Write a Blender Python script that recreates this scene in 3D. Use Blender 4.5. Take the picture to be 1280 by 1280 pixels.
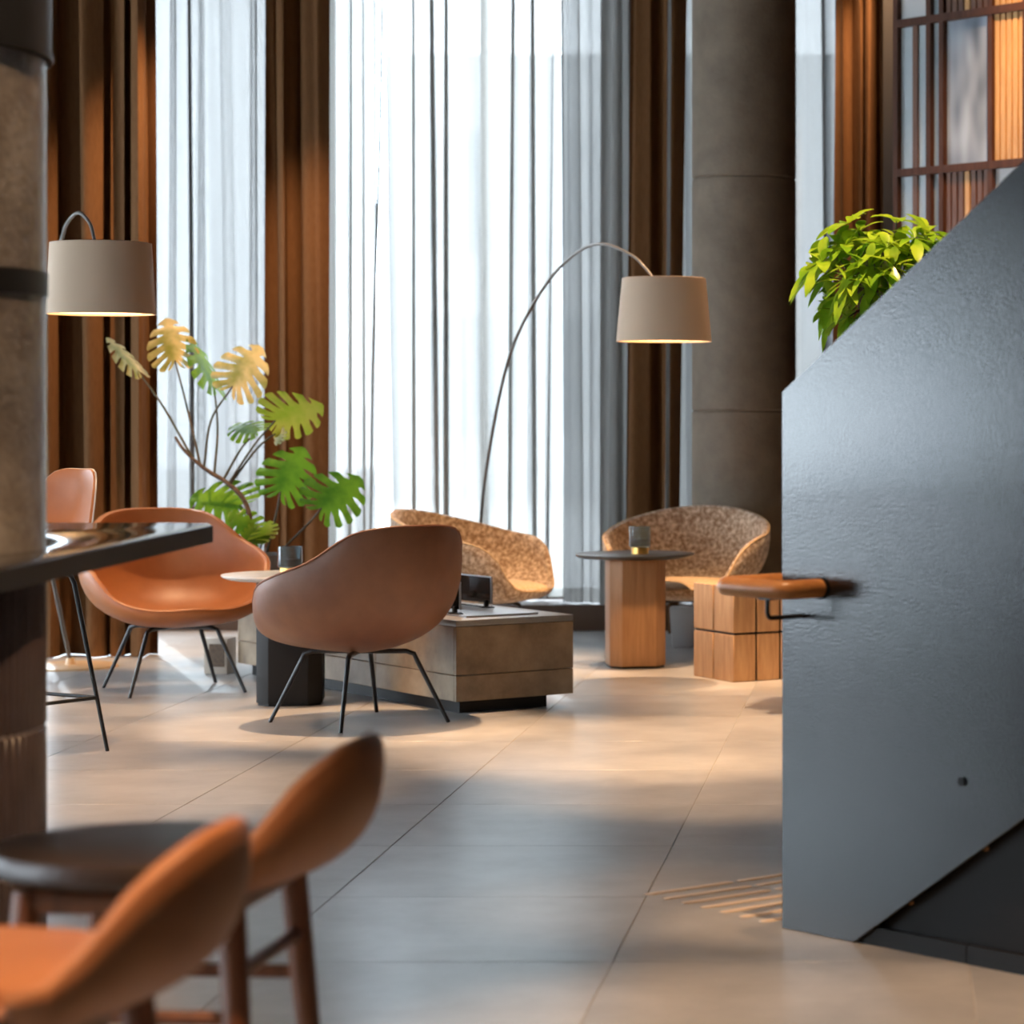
import bpy, bmesh, math, random
from mathutils import Vector, Matrix

random.seed(7)
for o in list(bpy.data.objects):
    bpy.data.objects.remove(o)
scene = bpy.context.scene
COL = scene.collection
R = math.radians

# ------------------------------------------------------------------ camera
F = 3335.0          # focal length in pixels of a 1280 px frame
H = 1.395           # lens height
PX, PY = 1120.0, 513.0
cam = bpy.data.cameras.new('camera')
cam.sensor_fit = 'HORIZONTAL'
cam.sensor_width = 36.0
cam.lens = F / 1280 * 36
cam.shift_x = (640 - PX) / 1280
cam.shift_y = (PY - 640) / 1280
cam.dof.use_dof = True
cam.dof.focus_distance = 10.0
cam.dof.aperture_fstop = 3.4
cam_o = bpy.data.objects.new('camera', cam)
COL.objects.link(cam_o)
cam_o.location = (0, 0, H)
cam_o.rotation_euler = (R(90), 0, 0)
scene.camera = cam_o

# ------------------------------------------------------------------ world, exposure
world = bpy.data.worlds.new('world')
scene.world = world
world.use_nodes = True
wb = world.node_tree.nodes['Background']
wb.inputs[0].default_value = (0.84, 0.925, 1.0, 1)
wb.inputs[1].default_value = 11.0
scene.view_settings.view_transform = 'Standard'
scene.view_settings.look = 'None'
scene.view_settings.gamma = 1.0
scene.view_settings.use_curve_mapping = False
scene.view_settings.exposure = 0.34
scene.cycles.transparent_max_bounces = 24
scene.cycles.max_bounces = 10
scene.cycles.diffuse_bounces = 4
scene.cycles.glossy_bounces = 4
scene.cycles.transmission_bounces = 8
scene.cycles.sample_clamp_indirect = 6.0
scene.cycles.caustics_reflective = False
scene.cycles.caustics_refractive = False

WARM = (1.0, 0.62, 0.34)
def spot(name, loc, target, power, angle, blend=0.5, radius=0.04, color=WARM):
    l = bpy.data.lights.new(name, 'SPOT')
    l.energy = power; l.spot_size = R(angle); l.spot_blend = blend
    l.shadow_soft_size = radius; l.color = color
    o = bpy.data.objects.new(name, l)
    COL.objects.link(o)
    o.location = loc
    d = Vector(target) - Vector(loc)
    o.rotation_euler = d.to_track_quat('-Z', 'Y').to_euler()
    return o

CEIL = 5.0
# ceiling downlights of the lounge (narrow warm pools), plus added fill spots as marked
spot('downlight_or_fill', (-1.05, 11.1, CEIL - .03), (-1.05, 11.1, 0), 1700, 30, .8)
spot('downlight_or_fill', (-2.40, 11.9, CEIL - .03), (-2.42, 11.85, 0), 1200, 23, .6)
spot('downlight_or_fill', (-4.0, 14.7, CEIL - .03), (-3.55, 13.1, .3), 650, 19, .7)
spot('downlight_or_fill', (-2.95, 9.7, CEIL - .03), (-2.75, 9.8, 0), 900, 24, .9)
spot('downlight_or_fill', (.05, 5.75, CEIL - .03), (-.02, 5.75, 0), 800, 30, .7)
spot('downlight_or_fill', (-1.3, 3.1, CEIL - .03), (-1.25, 3.6, .6), 1150, 26, .8)
spot('downlight_or_fill', (-.8, 9.2, CEIL - .03), (-.6, 9.9, 0), 800, 24, .9)
spot('downlight_or_fill', (-1.0, 13.6, CEIL - .03), (-1.05, 14.3, .3), 1200, 30, .8)
spot('downlight_or_fill', (-2.2, 14.0, CEIL - .03), (-2.25, 14.6, .5), 900, 26, .8)
spot('downlight_or_fill', (-.1, 11.0, CEIL - .03), (-.05, 12.0, 2.2), 1300, 30, .7)  # fill spot added to brighten the umbrella tree
spot('downlight_or_fill', (-1.0, 6.9, CEIL - .03), (-2.1, 6.0, 1.9), 250, 40, .8)  # added fill that lifts the right edge of the banded column
spot('downlight_or_fill', (-.75, 7.3, CEIL - .03), (-.6, 7.55, 0), 260, 18, 1.0)  # weak fill put in to light the tactile strips
spot('downlight_or_fill', (-1.3, 4.5, CEIL - .03), (-2.25, 5.65, 1.9), 420, 26, .8)  # extra fill added for the front of the banded column
spot('downlight_or_fill', (1.5, 3.5, CEIL - .03), (-2.0, 5.7, .55), 650, 13, .6)  # side fill added to reach the fluted drum under the counter
spot('downlight_or_fill', (-2.5, 12.3, CEIL - .03), (-3.45, 14.1, 1.8), 1200, 19, .9)
spot('downlight_or_fill', (-3.3, 9.9, CEIL - .03), (-3.5, 10.9, .9), 500, 20, .8)  # fill added for the back of the bar stool
spot('downlight_or_fill', (-.75, 6.1, CEIL - .03), (-.32, 7.05, .92), 520, 11, .8)  # narrow fill added to brighten the handrail end
# curtain washers
spot('curtain_washer', (-3.55, 15.3, CEIL - .03), (-3.62, 16.75, 1.0), 720, 30, .9)
spot('curtain_washer', (-3.2, 14.5, CEIL - .03), (-4.4, 15.2, 1.8), 850, 36, .9)
spot('curtain_washer', (.0, 15.9, CEIL - .03), (-.2, 16.95, 2.4), 500, 36, .9)
spot('shelf_washer', (.6, 13.4, CEIL - .03), (.85, 14.7, 3.0), 500, 46, .9)
# low sun behind the windows
sun = bpy.data.lights.new('sun', 'SUN')
sun.energy = 3.0; sun.angle = R(.6); sun.color = (.86, .94, 1.0)
sun_o = bpy.data.objects.new('sun', sun); COL.objects.link(sun_o)
sun_o.location = (-8, 24, 9)
sun_o.rotation_euler = Vector((.37, -.93, -.90)).to_track_quat('-Z', 'Y').to_euler()

# ------------------------------------------------------------------ helpers
def at(px, py, Y):
    """world point on the plane at depth Y whose image is at px, py"""
    return Vector(((px - PX) * Y / F, Y, H + (PY - py) * Y / F))

def empty(name, loc=(0, 0, 0), rz=0.0):
    o = bpy.data.objects.new(name, None)
    COL.objects.link(o)
    o.location = loc
    o.rotation_euler = (0, 0, rz)
    o.empty_display_size = .1
    return o

def tag(o, label=None, cat=None, group=None, kind=None):
    if label: o['label'] = label
    if cat: o['category'] = cat
    if group: o['group'] = group
    if kind: o['kind'] = kind
    return o

class MB:
    def __init__(self):
        self.v = []; self.f = []; self.sm = []
    def add(self, v, f, smooth=True):
        n = len(self.v)
        self.v += [tuple(p) for p in v]
        self.f += [tuple(i + n for i in q) for q in f]
        self.sm += [smooth] * len(f)
        return self
    def tube(self, pts, rad, seg=10, caps=True):
        pts = [Vector(p) for p in pts]
        if not isinstance(rad, (list, tuple)): rad = [rad] * len(pts)
        V = []; Fc = []
        t0 = (pts[1] - pts[0]).normalized()
        up = Vector((0, 0, 1)) if abs(t0.z) < .9 else Vector((1, 0, 0))
        n = (up - t0 * up.dot(t0)).normalized()
        for i, p in enumerate(pts):
            a = pts[max(i - 1, 0)]; b = pts[min(i + 1, len(pts) - 1)]
            t = (b - a).normalized()
            n = (n - t * n.dot(t)).normalized()
            bn = t.cross(n)
            for k in range(seg):
                ang = 2 * math.pi * k / seg
                V.append(p + (n * math.cos(ang) + bn * math.sin(ang)) * rad[i])
        for i in range(len(pts) - 1):
            for k in range(seg):
                k2 = (k + 1) % seg
                Fc.append((i * seg + k, i * seg + k2, (i + 1) * seg + k2, (i + 1) * seg + k))
        if caps:
            Fc.append(tuple(reversed(range(seg))))
            Fc.append(tuple((len(pts) - 1) * seg + k for k in range(seg)))
        return self.add(V, Fc)
    def lathe(self, prof, seg=40, c=(0, 0, 0), close=False):
        V = []; Fc = []
        m = len(prof)
        for k in range(seg):
            a = 2 * math.pi * k / seg
            for r, z in prof:
                V.append((c[0] + r * math.cos(a), c[1] + r * math.sin(a), c[2] + z))
        for k in range(seg):
            k2 = (k + 1) % seg
            for i in range(m if close else m - 1):
                j = (i + 1) % m
                Fc.append((k * m + i, k2 * m + i, k2 * m + j, k * m + j))
        if not close:
            if prof[0][0] > 1e-6: Fc.append(tuple(k * m for k in reversed(range(seg))))
            if prof[-1][0] > 1e-6: Fc.append(tuple(k * m + m - 1 for k in range(seg)))
        return self.add(V, Fc)
    def box(self, lo, hi):
        x0, y0, z0 = lo; x1, y1, z1 = hi
        V = [(x0, y0, z0), (x1, y0, z0), (x1, y1, z0), (x0, y1, z0), (x0, y0, z1), (x1, y0, z1), (x1, y1, z1), (x0, y1, z1)]
        return self.add(V, [(0, 3, 2, 1), (4, 5, 6, 7), (0, 1, 5, 4), (1, 2, 6, 5), (2, 3, 7, 6), (3, 0, 4, 7)], False)
    def prism(self, poly, z0, z1, smooth=False):
        n = len(poly)
        V = [(x, y, z0) for x, y in poly] + [(x, y, z1) for x, y in poly]
        Fc = [tuple(reversed(range(n))), tuple(range(n, 2 * n))]
        for i in range(n):
            j = (i + 1) % n
            Fc.append((i, j, n + j, n + i))
        return self.add(V, Fc, smooth)
    def mesh(self, name, bevel=0.0, seg=2, angle=35):
        me = bpy.data.meshes.new(name)
        me.from_pydata(self.v, [], self.f)
        me.polygons.foreach_set('use_smooth', self.sm)
        me.validate(); me.update()
        bm = bmesh.new(); bm.from_mesh(me)
        bmesh.ops.remove_doubles(bm, verts=bm.verts, dist=1e-6)
        bmesh.ops.recalc_face_normals(bm, faces=bm.faces)
        if bevel:
            ed = [e for e in bm.edges if len(e.link_faces) == 2 and e.calc_face_angle(0) > R(angle)]
            bmesh.ops.bevel(bm, geom=ed, offset=bevel, segments=seg, profile=.6, affect='EDGES', clamp_overlap=True)
        for e in bm.edges:
            if len(e.link_faces) == 2 and e.calc_face_angle(0) > R(40): e.smooth = False
        if bevel:
            for f in bm.faces: f.smooth = True
        bm.to_mesh(me); bm.free()
        return me
    def build(self, name, material, parent=None, bevel=0.0, seg=2, angle=35):
        me = self.mesh(name, bevel, seg, angle)
        me.materials.append(material)
        o = bpy.data.objects.new(name, me)
        COL.objects.link(o)
        if parent: o.parent = parent
        return o

def obj(name, me, parent=None, loc=None):
    o = bpy.data.objects.new(name, me)
    COL.objects.link(o)
    if parent: o.parent = parent
    if loc is not None: o.location = loc
    return o

def children(o):
    return [c for c in bpy.data.objects if c.parent == o]

def catmull(ctrl, n):
    """smooth open curve through the points of ctrl"""
    P = [Vector(c) for c in ctrl]
    P = [P[0] * 2 - P[1]] + P + [P[-1] * 2 - P[-2]]
    out = []
    for i in range(1, len(P) - 2):
        for k in range(n):
            t = k / n
            a, b, c, d = P[i - 1], P[i], P[i + 1], P[i + 2]
            out.append(.5 * ((2 * b) + (c - a) * t + (2 * a - 5 * b + 4 * c - d) * t * t + (3 * b - a - 3 * c + d) * t ** 3))
    out.append(P[-2])
    return out

def interp(table, x):
    """smooth (monotone cosine) interpolation in a list of (x, a, b, ...)"""
    for i in range(len(table) - 1):
        if x <= table[i + 1][0]:
            a, b = table[i], table[i + 1]
            t = (x - a[0]) / (b[0] - a[0])
            pa = table[i - 1] if i > 0 else a
            pb = table[i + 2] if i + 2 < len(table) else b
            res = []
            for k in range(1, len(a)):
                m0 = (b[k] - pa[k]) / max(b[0] - pa[0], 1e-6) * (b[0] - a[0]) if i > 0 else 0
                m1 = (pb[k] - a[k]) / max(pb[0] - a[0], 1e-6) * (b[0] - a[0]) if i + 2 < len(table) else 0
                t2, t3 = t * t, t ** 3
                res.append((2 * t3 - 3 * t2 + 1) * a[k] + (t3 - 2 * t2 + t) * m0 + (-2 * t3 + 3 * t2) * b[k] + (t3 - t2) * m1)
            return res
    return list(table[-1][1:])

# ------------------------------------------------------------------ materials
def new_mat(name):
    m = bpy.data.materials.new(name)
    m.use_nodes = True
    return m, m.node_tree, m.node_tree.nodes['Principled BSDF']

def mat(name, col, rough=.5, metal=0.0, col2=None, scale=8.0, stretch=(1, 1, 1), detail=6.0, bump=0.0, bscale=None,
        coat=0.0, spec=.5, lo=.35, hi=.65, bstretch=None, sheen=0.0, trans=0.0, wood=False, objrand=0.0):
    m, nt, b = new_mat(name)
    b.inputs['Roughness'].default_value = rough
    b.inputs['Metallic'].default_value = metal
    b.inputs['Specular IOR Level'].default_value = spec
    b.inputs['Coat Weight'].default_value = coat
    b.inputs['Sheen Weight'].default_value = sheen
    b.inputs['Transmission Weight'].default_value = trans
    b.inputs['Base Color'].default_value = (*col, 1)
    tc = nt.nodes.new('ShaderNodeTexCoord')
    if col2:
        mp = nt.nodes.new('ShaderNodeMapping'); mp.inputs['Scale'].default_value = stretch
        nt.links.new(tc.outputs['Object'], mp.inputs['Vector'])
        vec = mp.outputs['Vector']
        if objrand:
            oi = nt.nodes.new('ShaderNodeObjectInfo')
            mul = nt.nodes.new('ShaderNodeVectorMath'); mul.operation = 'MULTIPLY'
            comb = nt.nodes.new('ShaderNodeCombineXYZ')
            for k in range(3): nt.links.new(oi.outputs['Random'], comb.inputs[k])
            mul.inputs[1].default_value = (objrand, objrand * 1.7, objrand * .6)
            nt.links.new(comb.outputs[0], mul.inputs[0])
            ad = nt.nodes.new('ShaderNodeVectorMath'); ad.operation = 'ADD'
            nt.links.new(vec, ad.inputs[0]); nt.links.new(mul.outputs[0], ad.inputs[1])
            vec = ad.outputs[0]
        n = nt.nodes.new('ShaderNodeTexNoise')
        n.inputs['Scale'].default_value = scale; n.inputs['Detail'].default_value = detail
        n.inputs['Roughness'].default_value = .62
        nt.links.new(vec, n.inputs['Vector'])
        rp = nt.nodes.new('ShaderNodeValToRGB')
        rp.color_ramp.elements[0].position = lo; rp.color_ramp.elements[1].position = hi
        rp.color_ramp.elements[0].color = (*col, 1); rp.color_ramp.elements[1].color = (*col2, 1)
        nt.links.new(n.outputs['Fac'], rp.inputs['Fac'])
        nt.links.new(rp.outputs['Color'], b.inputs['Base Color'])
    if bump:
        mp2 = nt.nodes.new('ShaderNodeMapping'); mp2.inputs['Scale'].default_value = bstretch or stretch
        nt.links.new(tc.outputs['Object'], mp2.inputs['Vector'])
        n2 = nt.nodes.new('ShaderNodeTexNoise')
        n2.inputs['Scale'].default_value = bscale or scale * 4; n2.inputs['Detail'].default_value = 4
        nt.links.new(mp2.outputs['Vector'], n2.inputs['Vector'])
        bp = nt.nodes.new('ShaderNodeBump'); bp.inputs['Strength'].default_value = bump; bp.inputs['Distance'].default_value = .01
        nt.links.new(n2.outputs['Fac'], bp.inputs['Height'])
        nt.links.new(bp.outputs['Normal'], b.inputs['Normal'])
    return m

def emit(name, col, s):
    m, nt, b = new_mat(name)
    b.inputs['Base Color'].default_value = (*col, 1)
    b.inputs['Emission Color'].default_value = (*col, 1)
    b.inputs['Emission Strength'].default_value = s
    return m

def cloth_mat(name, col, clear, translucent, weave=0.0):
    """thin woven cloth: partly open, partly translucent, partly diffuse"""
    m, nt, b = new_mat(name)
    out = nt.nodes['Material Output']
    nt.nodes.remove(b)
    di = nt.nodes.new('ShaderNodeBsdfDiffuse'); di.inputs[0].default_value = (*col, 1)
    tl = nt.nodes.new('ShaderNodeBsdfTranslucent'); tl.inputs[0].default_value = (*col, 1)
    tp = nt.nodes.new('ShaderNodeBsdfTransparent')
    m1 = nt.nodes.new('ShaderNodeMixShader'); m1.inputs[0].default_value = translucent
    nt.links.new(di.outputs[0], m1.inputs[1]); nt.links.new(tl.outputs[0], m1.inputs[2])
    m2 = nt.nodes.new('ShaderNodeMixShader'); m2.inputs[0].default_value = clear
    nt.links.new(m1.outputs[0], m2.inputs[1]); nt.links.new(tp.outputs[0], m2.inputs[2])
    if weave:
        tc = nt.nodes.new('ShaderNodeTexCoord')
        mp = nt.nodes.new('ShaderNodeMapping'); mp.inputs['Scale'].default_value = (60, 60, 60)
        nt.links.new(tc.outputs['Object'], mp.inputs[0])
        n = nt.nodes.new('ShaderNodeTexNoise'); n.inputs['Scale'].default_value = 1.0; n.inputs['Detail'].default_value = 2
        nt.links.new(mp.outputs[0], n.inputs[0])
        mr = nt.nodes.new('ShaderNodeMapRange')
        mr.inputs[1].default_value = .3; mr.inputs[2].default_value = .7
        mr.inputs[3].default_value = clear - weave; mr.inputs[4].default_value = clear + weave
        nt.links.new(n.outputs[0], mr.inputs[0]); nt.links.new(mr.outputs[0], m2.inputs[0])
    nt.links.new(m2.outputs[0], out.inputs[0])
    return m

def leaf_mat(name, c1, c2, tl=.45, rough=.32):
    m, nt, b = new_mat(name)
    out = nt.nodes['Material Output']
    tc = nt.nodes.new('ShaderNodeTexCoord')
    n = nt.nodes.new('ShaderNodeTexNoise'); n.inputs['Scale'].default_value = 7; n.inputs['Detail'].default_value = 3
    nt.links.new(tc.outputs['Object'], n.inputs[0])
    rp = nt.nodes.new('ShaderNodeValToRGB')
    rp.color_ramp.elements[0].position = .38; rp.color_ramp.elements[1].position = .62
    rp.color_ramp.elements[0].color = (*c1, 1); rp.color_ramp.elements[1].color = (*c2, 1)
    nt.links.new(n.outputs['Fac'], rp.inputs['Fac'])
    nt.links.new(rp.outputs[0], b.inputs['Base Color'])
    b.inputs['Roughness'].default_value = rough
    t = nt.nodes.new('ShaderNodeBsdfTranslucent')
    nt.links.new(rp.outputs[0], t.inputs[0])
    mx = nt.nodes.new('ShaderNodeMixShader'); mx.inputs[0].default_value = tl
    nt.links.new(b.outputs[0], mx.inputs[1]); nt.links.new(t.outputs[0], mx.inputs[2])
    nt.links.new(mx.outputs[0], out.inputs[0])
    return m

def pane_mat(name, col=(.9, .95, 1), gloss=.1):
    m, nt, b = new_mat(name)
    out = nt.nodes['Material Output']
    nt.nodes.remove(b)
    tp = nt.nodes.new('ShaderNodeBsdfTransparent'); tp.inputs[0].default_value = (*col, 1)
    gl = nt.nodes.new('ShaderNodeBsdfGlossy'); gl.inputs['Roughness'].default_value = .03
    mx = nt.nodes.new('ShaderNodeMixShader'); mx.inputs[0].default_value = gloss
    nt.links.new(tp.outputs[0], mx.inputs[1]); nt.links.new(gl.outputs[0], mx.inputs[2])
    nt.links.new(mx.outputs[0], out.inputs[0])
    return m

M = {}
M['tile'] = mat('stone_tile', (.32, .317, .315), .29, col2=(.48, .475, .47), scale=3.4, stretch=(1, 1.0, 1), detail=8, bump=.03, bscale=22, spec=.55, objrand=40, lo=.3, hi=.72)
M['grout'] = mat('grout', (.40, .38, .355), .6, col2=(.46, .435, .41), scale=30)
M['ceiling'] = mat('ceiling_paint', (.10, .09, .085), .9)
M['wall'] = mat('wall_paint', (.16, .13, .11), .8, col2=(.19, .16, .135), scale=3)
M['dark_wall'] = mat('dark_wall_paint', (.035, .03, .028), .7)
M['concrete'] = mat('grey_concrete', (.135, .10, .068), .68, col2=(.215, .165, .115), scale=5, detail=10, bump=.25, bscale=60, lo=.28, hi=.75)
M['concrete_worn'] = mat('worn_concrete', (.18, .165, .152), .24, col2=(.34, .335, .33), scale=7, detail=12, bump=.32, bscale=50, lo=.40, hi=.78)
M['band'] = mat('black_steel', (.02, .021, .023), .42, metal=.3, spec=.5)
M['plate'] = mat('black_textured_paint', (.005, .006, .008), .18, col2=(.009, .0105, .013), scale=3, bump=.085, bscale=150, spec=.85, stretch=(1, 1, 1))
M['black'] = mat('black_metal', (.012, .012, .013), .38, spec=.5)
M['black_matte'] = mat('black_matte', (.009, .008, .008), .55, spec=.3)
M['under'] = mat('understair_panel', (.006, .005, .0045), .5, spec=.2, col2=(.014, .009, .007), scale=2.0, stretch=(1, 1, 3), lo=.5, hi=.8)
M['cognac'] = mat('cognac_leather', (.34, .115, .034), .46, col2=(.40, .14, .044), scale=5, bump=.08, bscale=160)
M['brown_leather'] = mat('brown_leather', (.17, .068, .034), .5, col2=(.21, .088, .044), scale=6, bump=.10, bscale=160)
M['piping'] = mat('leather_piping', (.16, .055, .025), .5)
M['stool_leather'] = mat('stool_leather', (.33, .125, .045), .48, col2=(.39, .155, .058), scale=5, bump=.1, bscale=160)
M['dark_leather'] = mat('dark_brown_leather', (.035, .02, .014), .38, col2=(.05, .03, .02), scale=6, bump=.1, bscale=160)
M['walnut'] = mat('walnut_wood', (.10, .032, .012), .42, col2=(.19, .065, .025), scale=4, stretch=(9, 9, .8), bump=.08)
M['bronze'] = mat('bronze_fluted_tile', (.062, .044, .043), .24, col2=(.09, .064, .062), scale=6, spec=.6)
M['flute_groove'] = mat('pale_flute_groove', (.30, .26, .25), .6)
M['counter'] = mat('black_polished_stone', (.012, .012, .014), .10, spec=.8, col2=(.02, .02, .022), scale=14)
M['speckle'] = mat('speckled_wool', (.27, .175, .105), .95, col2=(.68, .55, .42), scale=42, detail=3, bump=.35, bscale=120, lo=.40, hi=.66, sheen=.3)
M['speckle_seat'] = mat('tan_wool_cushion', (.50, .33, .18), .95, col2=(.64, .47, .29), scale=60, detail=3, bump=.3, bscale=160)
M['shell_back'] = mat('brown_shell_back', (.10, .062, .04), .7, col2=(.16, .10, .06), scale=60, bump=.2)
M['stone'] = mat('brown_stone_cladding', (.17, .112, .066), .42, col2=(.37, .27, .175), scale=6, detail=8, lo=.32, hi=.72, bump=.1)
M['stone_top'] = mat('grey_stone_slab', (.20, .195, .19), .32, col2=(.27, .265, .26), scale=5, detail=7)
M['white_top'] = mat('pale_laminate', (.50, .49, .47), .38, col2=(.58, .55, .50), scale=5)
M['oak'] = mat('oak_veneer', (.36, .18, .078), .5, col2=(.47, .255, .118), scale=3.2, stretch=(14, 14, .9), bump=.05)
M['pine'] = mat('pine_block', (.46, .245, .11), .6, col2=(.62, .37, .185), scale=3.0, stretch=(12, 12, 1.2), bump=.1, objrand=15)
M['rail'] = mat('oiled_oak', (.46, .19, .06), .36, col2=(.58, .27, .095), scale=4, stretch=(5, 5, 9))
M['strip'] = mat('beige_tactile_strip', (.78, .64, .52), .5)
M['shade'] = mat('taupe_lamp_shade', (.55, .40, .28), .75)
M['shade_in'] = mat('shade_lining', (.85, .76, .62), .6)
M['glow'] = emit('lamp_diffuser_glow', (1.0, .55, .22), 5.0)
M['lamp_metal'] = mat('grey_lacquer', (.13, .115, .10), .38, metal=.2)
M['lamp_base'] = mat('tan_lacquer', (.55, .38, .22), .4)
M['glass_dark'] = mat('smoked_tumbler_glass', (.30, .37, .40), .06, trans=.85)
M['gold'] = mat('gold_leaf', (.95, .60, .18), .28, metal=1)
M['smoked'] = pane_mat('smoked_glass', (.20, .17, .16), .12)
M['steel'] = mat('brushed_steel', (.42, .42, .43), .35, metal=1)
M['pane'] = pane_mat('window_glass', (.95, .98, 1), .06)
M['frame'] = mat('window_frame', (.05, .05, .05), .5)
M['sill'] = mat('brown_plinth', (.075, .042, .026), .5)
M['brown_curtain'] = mat('brown_drape', (.125, .058, .023), .9, col2=(.15, .072, .029), scale=80, stretch=(1, 1, .2), spec=.15)
M['sheer'] = cloth_mat('sheer_voile', (.37, .355, .33), .095, .5, .025)
M['sheer_dense'] = cloth_mat('dense_voile', (.22, .213, .203), .030, .5, .012)
M['sheer_hem'] = mat('sheer_hem', (.045, .05, .035), .9)
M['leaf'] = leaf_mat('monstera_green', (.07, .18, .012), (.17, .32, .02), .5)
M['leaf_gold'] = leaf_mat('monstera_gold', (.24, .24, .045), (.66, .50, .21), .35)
M['leaf_lime'] = leaf_mat('monstera_lime', (.26, .36, .02), (.42, .42, .06), .5)
M['stem'] = mat('plant_stem', (.030, .034, .010), .6, col2=(.07, .045, .02), scale=20)
M['trunk'] = mat('plant_trunk', (.05, .03, .02), .8, col2=(.12, .07, .04), scale=40)
M['tree_leaf'] = leaf_mat('umbrella_leaf', (.13, .28, .012), (.30, .44, .025), .4, .25)
M['soil'] = mat('soil', (.03, .02, .013), 1.0, col2=(.05, .035, .022), scale=40, bump=.6)
M['pot'] = mat('grey_pot', (.16, .16, .165), .6)
M['beige'] = mat('beige_lacquer', (.50, .42, .34), .5)
M['grey_box'] = mat('grey_plastic', (.40, .41, .42), .5)
M['shelf'] = mat('mahogany_frame', (.06, .023, .012), .6, spec=.25, col2=(.09, .034, .018), scale=5, stretch=(8, 8, 1))
M['slat'] = mat('amber_slat', (.50, .26, .09), .5, col2=(.62, .34, .125), scale=5, stretch=(8, 8, 1))
M['slat_dark'] = mat('dark_slat', (.10, .04, .02), .5, col2=(.16, .065, .03), scale=5, stretch=(8, 8, 1))
M['frost'] = mat('frosted_panel', (.30, .36, .39), .28, col2=(.40, .455, .48), scale=3)
M['wavy'] = mat('wavy_reflection_panel', (.13, .155, .19), .18, col2=(.42, .47, .53), scale=7, detail=1, stretch=(1, 1, .35), lo=.3, hi=.7, bump=.4, bscale=5, bstretch=(1, 1, .5))  # streaked tones paint a wavy reflection into the glass colour
M['pale'] = mat('pale_panel', (.55, .54, .53), .5)
M['pavement'] = mat('pavement', (.45, .45, .45), .8)
M['facade'] = mat('pale_facade', (.33, .35, .37), .8)
M['facade_glass'] = mat('facade_glass', (.14, .17, .20), .2)

# ------------------------------------------------------------------ floor
floor = MB().box((-8.9, -2.5, -.12), (4.8, 17.7, -.0022)).build('floor', M['grout'])
tag(floor, 'grey stone tiled floor of the lounge', kind='structure')
tile_me = MB().box((-.4485, -.4485, -.012), (.4485, .4485, 0)).mesh('tile', bevel=.0012, seg=1)
tile_me.materials.append(M['tile'])
for i in range(15):
    for j in range(19):
        obj('tile', tile_me, floor, (-.716 - .9 * 9 + .9 * i + .45, 8.55 - .9 * 9 + .9 * j + .45, 0))

# ------------------------------------------------------------------ ceiling and walls
tag(MB().box((-8.9, -2.5, CEIL), (4.8, 17.7, CEIL + .15)).build('ceiling', M['ceiling']), 'dark ceiling above the lounge', kind='structure')
tag(MB().box((4.7, -2.5, 0), (4.85, 17.7, CEIL)).build('wall_right', M['wall']), 'brown right wall', kind='structure')
tag(MB().box((-8.9, -2.6, 0), (4.8, -2.5, CEIL)).build('wall_rear', M['wall']), 'brown wall behind the camera', kind='structure')
# unseen left wall: middle window inferred, outer two added for daylight
wl = MB()
LX = -8.8
LW = [(.4, 4.9, .3, 4.2), (6.6, 10.0, .45, 2.25), (12.0, 16.0, .3, 3.2)]      # y0, y1, z0, z1; first and last added to daylight the floor
ys = [-2.5] + [v for w in LW for v in w[:2]] + [17.7]
for a, b in zip(ys[0::2], ys[1::2]): wl.box((LX - .2, a, 0), (LX, b, CEIL))
for a, b, z0, z1 in LW:
    wl.box((LX - .2, a, 0), (LX, b, z0)); wl.box((LX - .2, a, z1), (LX, b, CEIL))
tag(wl.build('wall_left', M['wall']), 'unseen left wall with tall windows, two of them added for daylight', kind='structure')
# back wall
WB = 17.4
wb_ = MB()
def wx(px, Y=WB): return (px - PX) * Y / F
wins = [(-6.4, wx(338)), (wx(405), wx(800)), (wx(845), wx(1062))]
edges = [-8.9] + [e for w in wins for e in w] + [4.8]
for a, b in zip(edges[0::2], edges[1::2]):
    wb_.box((a, WB, 0), (b, WB + .25, CEIL))
for a, b in wins:
    wb_.box((a, WB, 0), (b, WB + .25, .18)); wb_.box((a, WB, 4.7), (b, WB + .25, CEIL))
tag(wb_.build('wall_back', M['wall']), 'back wall behind the curtains', kind='structure')
def window(n, fn, a, b, z0, z1, nm):
    """fn maps (along, depth, z) to world"""
    root = empty('window_%d' % n)
    tag(root, 'tall window behind the sheer curtains or in the unseen left wall', kind='structure')
    t = .05
    def bar(name, a0, a1, zz0, zz1, d0=.08, d1=.15, m='frame'):
        p = [fn(a0, d0, zz0), fn(a1, d1, zz1)]
        lo = tuple(min(p[0][k], p[1][k]) for k in range(3)); hi = tuple(max(p[0][k], p[1][k]) for k in range(3))
        MB().box(lo, hi).build(name, M[m], root)
    bar('frame_bottom', a, b, z0, z0 + t); bar('frame_top', a, b, z1 - t, z1)
    for k in range(nm + 1):
        c = a + (b - a) * k / nm
        c0 = min(max(c - t / 2, a), b - t)
        bar('mullion', c0, c0 + t, z0 + t, z1 - t)
        if k < nm:
            bar('pane', c0 + t, a + (b - a) * (k + 1) / nm - t / 2, z0 + t, z1 - t, .11, .118, 'pane')
for i, (a, b) in enumerate(wins):
    window(i + 1, lambda u, d, z: (u, WB + d, z), a, b, .18, 4.7, (2, 2, 1)[i])
for i, (a, b, z0, z1) in enumerate(LW):  # left wall windows; the outer two are added daylight openings
    window(4 + i, lambda u, d, z: (LX - d, u, z), a, b, z0, z1, 2)
# low plinth under the windows
tag(MB().box((-5.4, 16.88, 0), (.0, 17.38, .165)).build('baseboard_back', M['sill'], bevel=.006), 'low brown plinth along the windows', kind='structure')
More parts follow.
